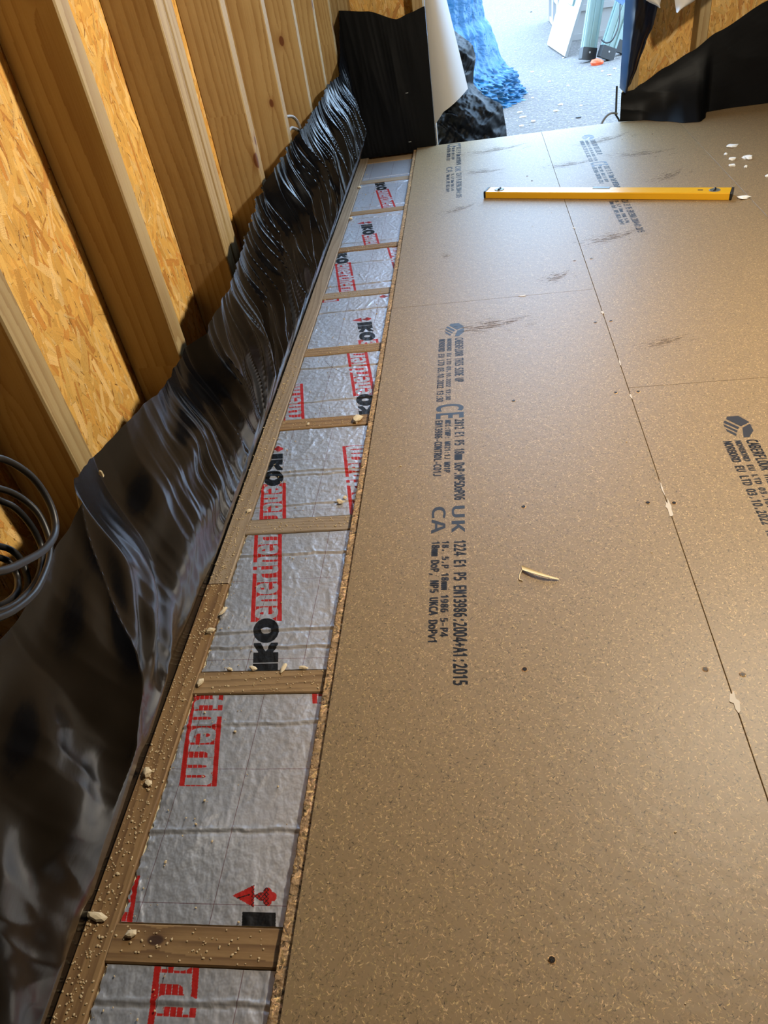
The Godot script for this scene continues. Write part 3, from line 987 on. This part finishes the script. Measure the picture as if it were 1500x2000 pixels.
# ------------------------------------------------------------------ at the doorway
func doorway():
	var n := FastNoiseLite.new()
	n.seed = 90
	n.frequency = 1.0
	# white-faced sheet hanging in a curl at the left jamb, tapering to a torn corner
	var lf := [[0.10, 0.1], [0.20, 0.093], [0.6, 0.099], [1.02, 0.099]]
	var f := func(u: float, v: float) -> Vector3:
		var yb := lerpf(0.10, 0.215, u)
		if u < 0.25: yb = lerpf(0.09, 0.145, u / 0.25)
		else: yb = lerpf(0.145, 0.215, (u - 0.25) / 0.75)
		var y := lerpf(yb, 1.02, v)
		var xr := 0.263 - (y - 0.215) * 0.203
		var x := lerpf(0.097, maxf(xr, 0.1), u)
		return Vector3(x, y, ZE - 0.004 - 0.05 * u * u + 0.035 * sin(PI * u) * (1.0 - v))
	var s := put("hanging_sheet", sheet(30, 40, f, 0.0015), M.white_sheet)
	tag(s, "pale grey smooth sheet hanging curled at the left side of the doorway", "sheet")
	# black film in a crumpled heap outside the left jamb
	var edge := [[-0.125, 0.455], [-0.067, 0.452], [0.031, 0.437], [0.114, 0.33], [0.165, 0.292], [0.274, 0.311], [0.318, 0.30], [0.43, 0.20]]
	var g := func(u: float, v: float) -> Vector3:
		var y := lerpf(-0.119, 0.43, v)
		var xr := interp(edge, y)
		var x := lerpf(0.02, xr, u)
		var k := 0.05 * ridge(n, x * 4.0 + y * 3.0, y * 3.5) + 0.014 * ridge(n, x * 11.0 - y * 6.0, y * 7.0 + 3.0)
		return Vector3(x, y + 0.5 * k * sin(PI * v), -4.19 + 0.10 * sin(PI * u) + k * (1.0 - 0.3 * u) - 0.10 * u * u)
	s = put("plastic_heap", sheet(70, 80, g), M.film_matt)
	tag(s, "crumpled black plastic sheet slumped outside beside the left jamb", "plastic sheet")
	# glossy dark strip of film hanging from the right jamb, wider at its top
	var h := func(u: float, v: float) -> Vector3:
		var y := lerpf(0.125, 0.95, v)
		var w := interp([[0.125, 0.0], [0.139, 0.0], [0.152, 0.012], [0.22, 0.036], [0.315, 0.066], [0.369, 0.090], [0.441, 0.102], [0.50, 0.09], [0.95, 0.03]], y)
		var xl := 0.968
		var a := u * 1.0
		var x := xl + (0.022 + w) * a
		return Vector3(x, y, ZE + 0.008 + 0.03 * sin(PI * clampf(a * 1.1, 0, 1)) - 0.09 * pow(maxf(0.0, 0.22 - a) / 0.22, 1.5) + 0.006 * n.get_noise_2d(x * 20.0, y * 9.0))
	s = put("jamb_membrane", sheet(40, 60, h), M.film_blue)
	tag(s, "dark blue glossy plastic strip hanging down the right side of the doorway", "plastic sheet")
	# pale undersides of a torn sheet above the board
	var k := 0
	for p in [
			[0.468, [[0.468, 1.04], [0.499, 0.988], [0.53, 0.955], [0.7, 0.96], [1.2, 0.995]], [[0.468, 1.041], [0.491, 1.044], [0.6, 1.056], [1.2, 1.09]]],
			[0.442, [[0.442, 1.11], [0.484, 1.099], [0.6, 1.085], [1.2, 1.13]], [[0.442, 1.111], [0.474, 1.176], [0.55, 1.30], [0.7, 1.34], [1.2, 1.34]]]]:
		var q: Array = p
		var fl := func(u: float, v: float) -> Vector3:
			var y := lerpf(q[0], 1.2, v * v)
			var x := lerpf(interp(q[1], y), interp(q[2], y), u)
			var out := 0.27 * (1.0 - smoothstep(0.55, 1.2, y))
			return Vector3(x, y, ZE + 0.0016 + out + 0.02 * sin(PI * u) * out / 0.27)
		s = put("torn_flap", sheet(16, 30, fl, 0.0012), M.white_sheet)
		tag(s, ["pale grey torn flap of sheeting nearest the right jamb", "pale grey torn flap of sheeting beside the end wall stud"][k], "sheet")
		k += 1
	# steel spike with a bent foot and a grey hose by the right jamb
	var t := thing("bent_rod", "dark upright rod with a bent foot outside the right jamb", "rod", Vector3(0.968, GY, -4.0))
	put("shaft", tube([Vector3(-0.004, 0.245, 0), Vector3(-0.001, 0.13, 0), Vector3(0.0, 0.12, 0), Vector3(0.018, 0.085, 0.01), Vector3(0.024, 0.0, 0.012)], 0.005), M.cable, t)
	t = thing("hose_end", "short grey curved hose on the ground by the upright rod", "hose", Vector3(0.93, GY, -4.0))
	put("hose", tube([Vector3(0.045, 0.125, 0.0), Vector3(0.01, 0.13, 0.0), Vector3(-0.02, 0.105, 0.0), Vector3(-0.045, 0.05, 0.01), Vector3(-0.05, 0.006, 0.02)], 0.006), M.grey, t)

# ------------------------------------------------------------------ yard
func yard():
	var n := FastNoiseLite.new()
	n.seed = 33
	n.frequency = 1.0
	var gr := structure("ground", "pale trodden ground of the yard outside")
	put("ground_surface", sheet(160, 160, func(u, v):
		var x := lerpf(-8.0, 9.0, u)
		var z := lerpf(-22.0, 2.0, v)
		var y := GY
		if z < -3.99: y += 0.006 * n.get_noise_2d(x * 3.0, z * 3.0) - 0.006
		return Vector3(x, y, z)), M.ground, gr)
	# blue tarpaulin over something tall
	var prof := [[-0.13, 0.60], [-0.11, 0.565], [0.0, 0.53], [0.05, 0.485], [0.15, 0.455], [0.26, 0.425], [0.33, 0.385], [0.42, 0.372], [1.2, 0.34]]
	var f := func(u: float, v: float) -> Vector3:
		var y := lerpf(GY - 0.004, 1.15, pow(v, 1.25))
		var a := lerpf(-0.5, PI + 0.5, u)
		var low := 1.0 - smoothstep(-0.02, 0.12, y)
		var r := interp(prof, y) - 0.02
		r *= 1.0 + 0.05 * ridge(n, a * 2.2 + y * 1.0, y * 1.3) + 0.02 * ridge(n, a * 7.0 + y * 2.0, y * 4.0)
		r += low * (0.05 * ridge(n, a * 7.0, y * 16.0 + 8.0) + 0.03 * ridge(n, a * 17.0, y * 30.0)) - low * 0.02
		return Vector3(cos(a) * r, y, -5.35 + sin(a) * r * 0.85)
	var s := put("tarpaulin", sheet(170, 130, f), M.tarp)
	tag(s, "bright blue crumpled tarpaulin draped over a tall pile in the yard", "tarpaulin")
	# panelled white planter beyond
	var b := thing("white_crate", "low white panelled crate with dark joints beyond the leaning ladder parts", "crate", Vector3(1.22, GY - 0.004, -7.35))
	put("core", box(Vector3(-0.16, 0, -0.9), Vector3(0.3, 0.42, 0.32), 0.004), M.white, b)
	for z in [-0.9, -0.5, -0.1, 0.28]: put("post", box(Vector3(-0.185, 0, z), Vector3(-0.158, 0.44, z + 0.05), 0.003), M.white, b)
	for y in [0.0, 0.19, 0.38]: put("rail", box(Vector3(-0.178, y, -0.88), Vector3(-0.158, y + 0.04, 0.33), 0.003), M.white, b)
	for y in [0.0, 0.19, 0.38]: put("rail", box(Vector3(-0.16, y, 0.318), Vector3(0.3, y + 0.04, 0.338), 0.003), M.white, b)
	# white board leaning, with a slot
	var lean := Basis(Vector3.RIGHT, -0.16) * Basis(Vector3.BACK, -0.38)
	var w := thing("white_board", "bright white board leaning beside the ladder stiles in the yard", "board", Vector3(1.0, GY - 0.004, -6.35))
	var wb := Basis(Vector3.UP, 1.05) * Basis(Vector3.RIGHT, -0.2)
	put("face", box(Vector3(-0.02, 0, -0.62), Vector3(0.0, 1.2, 0.0), 0.002), M.white, w, Transform3D(Basis(Vector3.UP, 0.12) * Basis(Vector3.BACK, -0.33), Vector3(0.0, 0.0, 0.0)))
	put("slot_lining", box(Vector3(-0.034, 0.3, -0.3), Vector3(-0.02, 1.0, -0.16), 0.002), M.aluminium, w, Transform3D(Basis(Vector3.UP, 0.12) * Basis(Vector3.BACK, -0.33), Vector3.ZERO))
	# three aluminium stiles with black feet
	var names := ["leftmost of three leaning aluminium stiles with black end caps", "middle of three leaning aluminium stiles, a drooping cloth over its top", "rightmost of three leaning aluminium stiles, nearest the doorway jamb"]
	var spots := [[1.11, -6.08, 0.20, 0.105], [1.225, -6.02, 0.42, 0.105], [1.345, -6.16, 0.42, 0.095]]
	for i in 3:
		var q: Array = spots[i]
		var t := thing("ladder_stile", names[i], "ladder", Vector3(q[0], GY - 0.004, q[1]))
		var xf := Transform3D(Basis(Vector3.BACK, -q[2] * 0.85) * Basis(Vector3.RIGHT, -0.22) * Basis(Vector3.UP, 0.35), Vector3(0, 0.012, 0))
		var hw: float = q[3] / 2
		put("web", box(Vector3(-hw, 0.06, -0.012), Vector3(hw, 1.25, 0.0), 0.001), M.aluminium, t, xf)
		for e in [[-hw, -hw + 0.014], [hw - 0.014, hw], [-0.004, 0.004]]:
			put("rib", box(Vector3(e[0], 0.06, -0.03), Vector3(e[1], 1.25, 0.012 if e[0] != -0.004 else 0.005), 0.001), M.aluminium, t, xf)
		put("end_cap", box(Vector3(-hw - 0.003, 0.0, -0.033), Vector3(hw + 0.003, 0.075, 0.016), 0.004), M.cable, t, xf)
		put("rivet", disc(0.006, 0.004), M.white, t, xf * Transform3D(Basis(Vector3.RIGHT, PI / 2), Vector3(0.0, 0.045, 0.015)))
	var cl := func(u: float, v: float) -> Vector3:
		var y := lerpf(0.20 + 0.12 * absf(u - 0.35), 0.9, v)
		return Vector3(1.245 + 0.16 * u + 0.1 * v, y, -5.93 + 0.02 * sin(u * 9.0) - 0.18 * v)
	s = put("cloth", sheet(20, 20, cl, 0.004), M.cloth)
	tag(s, "grey-blue cloth hanging over the tops of the aluminium stiles", "cloth")
	var tb := thing("loose_strap", "thin dark strap hooked across between the aluminium stiles", "strap", Vector3(1.21, 0.0, -5.95))
	put("strap", tube([Vector3(-0.03, 0.02, 0), Vector3(0.0, 0.0, 0.02), Vector3(0.04, 0.015, 0.03), Vector3(0.08, 0.09, 0.0), Vector3(0.09, 0.2, -0.05)], 0.005), M.cable, tb)
	s = put("orange_offcut", lump(Vector3(0.045, 0.022, 0.03), 5), M.orange, null, at(1.155, GY + 0.012, -5.93))
	tag(s, "small orange plastic offcut between the ladder feet", "offcut")
	# chips of rubble on the ground
	var spots2 := [[0.804, -4.925], [0.761, -4.793], [0.559, -4.871], [0.865, -4.572], [0.911, -4.833], [1.18, -5.554], [0.971, -6.349], [0.935, -9.0], [1.156, -5.7], [1.24, -5.72], [0.62, -4.62], [0.55, -4.55], [0.57, -4.75], [0.9, -5.4], [0.72, -6.0], [0.8, -5.6], [0.66, -5.2]]
	var words := ["pale rubble chip in mid yard, right of the other chips near the doorsill", "pale rubble chip between the doorsill and the dark sliver", "pale rubble chip right against the foot of the blue tarpaulin", "dark sliver lying flat just beyond the doorsill", "pale rubble chip beyond the upright rod", "pale rubble chip beside the right jamb strip, in front of the ladder feet", "pale rubble chip left of the white leaning board", "dark speck far up the yard beyond the white crate",
		"pale rubble chip in front of the orange offcut", "pale rubble chip below the middle ladder foot", "pale rubble chip nearest the black plastic heap", "pale rubble chip at the doorsill beside the black plastic heap", "pale rubble chip just off the tarpaulin's crumpled hem", "lone pale rubble chip halfway to the ladder feet", "lone pale rubble chip right of the tarpaulin's upright side", "pale rubble chip in the middle of the open yard", "pale rubble chip a step beyond the tarpaulin hem"]
	for i in spots2.size():
		s = put("rubble_chip", lump(Vector3(rng.randf_range(0.007, 0.02), 0.005, rng.randf_range(0.005, 0.011)), 60 + i), M.cable if i in [3, 7] else M.flake, null, at(spots2[i][0], GY - 0.003, spots2[i][1]))
		tag(s, words[i], "rubble")

# ------------------------------------------------------------------ spirit level
func level():
	var a := Vector3(0.303, 0.0, -2.988)
	var b := Vector3(1.138, 0.0, -2.664)
	var d := (b - a).normalized()
	var side := Vector3(d.z, 0, -d.x)      # towards the far side
	var t := thing("spirit_level", "yellow spirit level lying on its side across the chipboard", "spirit level", a + side * 0.03)
	t.basis = Basis(d, Vector3.UP, d.cross(Vector3.UP))
	var L := a.distance_to(b)
	var turn := Transform3D(Basis(Vector3.UP, PI / 2), Vector3(0.004, 0.0125, 0))
	put("body", beam(L - 0.012, 0.06, 0.025, 0.0025), M.yellow, t, turn)
	for e in [0.0, L - 0.008]:
		put("end_cap", beam(0.008, 0.062, 0.0265, 0.004), M.black, t, Transform3D(Basis(Vector3.UP, PI / 2), Vector3(e, 0.0133, 0)))
	for e in [0.055, L - 0.06]:
		var r := TorusMesh.new()
		r.inner_radius = 0.014
		r.outer_radius = 0.019
		r.rings = 24
		r.ring_segments = 8
		var v := put("vial", moved(disc(0.0155, 0.002, 20), at(0, 0.0247, 0)), M.vial, t, at(e, 0, 0))
		put("vial_ring", moved(r, Transform3D(Basis.from_scale(Vector3(1, 0.5, 1)), Vector3(0, 0.0255, 0))), M.grey, v)
		put("vial_tube", tube([Vector3(0, 0.0275, -0.012), Vector3(0, 0.0275, 0.012)], 0.004, 8), M.black, v)
	var c := put("vial", box(Vector3(L * 0.46, 0.0247, -0.031), Vector3(L * 0.53, 0.0262, -0.012), 0.0006), M.vial, t)
	put("vial_ring", box(Vector3(L * 0.455, 0.0247, -0.0335), Vector3(L * 0.535, 0.0258, -0.0305), 0.0004), M.grey, c)
	put("hang_slot", box(Vector3(L - 0.115, 0.0247, -0.004), Vector3(L - 0.098, 0.0254, 0.003), 0.0003), M.black, t)

# ------------------------------------------------------------------ crumbs, shavings, dust
func litter():
	# the curl of pale plastic on the near boards
	var t := thing("curled_shaving", "long pale curled shaving lying alone on the near chipboard", "shaving", Vector3(0.34, 0.0, -0.92))
	var f := func(u: float, v: float) -> Vector3:
		var w := 0.006 * (1.0 - 0.75 * u)
		var a := (v - 0.5) * 2.4
		return Vector3(lerpf(-0.024, 0.038, u), 0.0022 + 0.004 * sin(PI * u) + w * 0.6 * (1.0 - cos(a)), lerpf(-0.014, 0.016, u) + 0.006 * sin(u * 3.0) + w * sin(a))
	put("blade", sheet(20, 6, f, 0.0006), M.foam, t)
	put("tail", tube([Vector3(-0.022, 0.003, -0.012), Vector3(-0.028, 0.002, 0.0), Vector3(-0.03, 0.0012, 0.012), Vector3(-0.024, 0.0012, 0.016)], 0.0009, 6), M.foam, t)
	# white flakes on the far boards
	var fl := [[1.303, -3.266, 0.026, 0.018, "white foam flake, the farthest one in the cluster beyond the level"], [1.26, -3.104, 0.018, 0.014, "white foam flake in the middle of the cluster beyond the level"], [1.313, -3.094, 0.018, 0.02, "white foam flake tilted up at the right of the cluster beyond the level"], [1.238, -3.025, 0.014, 0.01, "white foam flake, nearest in the cluster beyond the level"], [1.176, -2.671, 0.022, 0.012, "white flat flake lying just right of the level's end"], [1.318, -2.861, 0.012, 0.01, "white flake at the right edge of the photo"], [1.276, -2.989, 0.006, 0.005, "tiny white speck between the flakes beyond the level"], [1.253, -3.171, 0.007, 0.006, "tiny white crumb left of the flake cluster"]]
	for i in fl.size():
		var e: Array = fl[i]
		var s := put("foam_flake", lump(Vector3(e[2], 0.0055 if i != 2 else 0.009, e[3]), 100 + i, 0.35), M.flake, null, at(e[0], 0.004, e[1]))
		tag(s, e[4], "flake")
	# pale crumbs of insulation big enough to pick up
	var cr := [[-0.274, -0.342, 0.016, 0.006, -0.018, "long pale foam crumb lying across the near sill timber's outer edge"], [-0.219, -0.322, 0.0075, 0.006, -0.018, "rounded pale foam crumb on the nearest joist"], [-0.274, -0.546, 0.007, 0.009, -0.018, "upright white foam crumb on the near sill timber beside the red lettering"],
		[-0.267, -0.530, 0.006, 0.006, -0.018, "small pale crumb just below the upright crumb on the sill"], [-0.247, -0.826, 0.009, 0.007, -0.018, "angular pale foam piece on the sill beside its joint"], [-0.047, -1.489, 0.019, 0.011, -0.018, "large flat pale foam flake on the fourth joist beside the chipboard edge"],
		[-0.236, -0.712, 0.008, 0.006, -0.018, "pale crumb at the left end of the second joist"], [-0.252, -1.161, 0.006, 0.005, -0.018, "round pale crumb on the far sill timber"], [-0.172, -1.488, 0.005, 0.004, -0.018, "small pale crumb in the middle of the fourth joist"], [-0.052, -1.176, 0.009, 0.006, -0.019, "white foam crumb lying on foil beside the right-hand lettering"],
		[-0.043, -1.189, 0.006, 0.005, -0.019, "pale orange foam crumb on foil against the red stripe"], [-0.235, -0.872, 0.012, 0.004, -0.016, "pale splinter of wood lifted at the sill's joint"], [-0.242, -3.39, 0.010, 0.008, -0.018, "white foam crumb on foil at the far sill, second panel from the end"], [-0.235, -2.985, 0.009, 0.008, -0.018, "white foam crumb beside the far sill in the third panel from the end"]]
	cr.append_array([[-0.19, -0.7385, 0.007, 0.004, -0.018, "pale foam crumb at the foil edge of the second joist, left of the black letters"], [-0.148, -0.7395, 0.008, 0.004, -0.018, "pale foam crumb on the second joist, right against the black letters"], [-0.095, -0.7385, 0.012, 0.004, -0.018, "long pale foam crumb on the second joist, right of the black letters"], [-0.06, -0.739, 0.009, 0.0035, -0.018, "pale foam crumb on the second joist closest to the chipboard"]])
	for i in cr.size():
		var e: Array = cr[i]
		var s := put("foam_crumb", lump(Vector3(e[2], e[3] * 0.6, e[3]), 140 + i), M.crumb, null, Transform3D(Basis(Vector3.UP, rng.randf() * 3.0 if i != 11 else 1.2), Vector3(e[0], e[4] + e[3] * 0.45, e[1])))
		tag(s, e[5], "crumb")
	var wc := put("wood_chip", lump(Vector3(0.003, 0.006, 0.002), 301, 0.4), M.foam, null, at(-0.214, 0.448, -0.690))
	tag(wc, "small pale wood chip stuck near the top edge of the wall's black sheet", "wood chip")
	# sawdust and fine crumbs: nobody could count them
	var mm := MultiMesh.new()
	mm.transform_format = MultiMesh.TRANSFORM_3D
	mm.mesh = lump(Vector3(1, 0.7, 1), 9)
	var xf := []
	for k in 2600:
		var r := rng.randf()
		var p: Vector3
		if r < 0.52: p = Vector3(-0.2665 + rng.randfn(0.0, 0.011), -0.0175, lerpf(-2.0, 0.05, pow(rng.randf(), 0.8)))
		elif r < 0.60: p = Vector3(-0.2855 + absf(rng.randfn(0, 0.003)), -0.0175, lerpf(-1.6, 0.05, rng.randf()))
		elif r < 0.80: p = Vector3(rng.randf_range(-0.24, -0.02), -0.0175, JZ[rng.randi() % 7] - rng.randf_range(0.003, 0.043))
		elif r < 0.97: p = Vector3(-0.24 + absf(rng.randfn(0.0, 0.07)), -0.0185, lerpf(-3.6, 0.0, rng.randf()))
		else: p = Vector3(rng.randf_range(0.02, 1.2), 0.0005, lerpf(-3.6, -0.2, rng.randf()))
		if p.x < -0.2885: p.x = -0.2885 + rng.randf() * 0.03
		var s := rng.randf_range(0.0006, 0.0015) * (1.6 if rng.randf() < 0.08 else 1.0)
		xf.append(Transform3D(Basis(Vector3.UP, rng.randf() * TAU) * Basis.from_scale(Vector3(s * rng.randf_range(0.8, 1.8), s, s)), p))
	mm.instance_count = xf.size()
	for k in xf.size(): mm.set_instance_transform(k, xf[k])
	var mi := MultiMeshInstance3D.new()
	mi.name = "sawdust"
	mi.multimesh = mm
	mi.material_override = M.dust
	add_child(mi)
	tag(mi, "sawdust and tiny pale foam crumbs strewn over timbers, foil and boards", "sawdust")
	mi.set_meta("kind", "stuff")
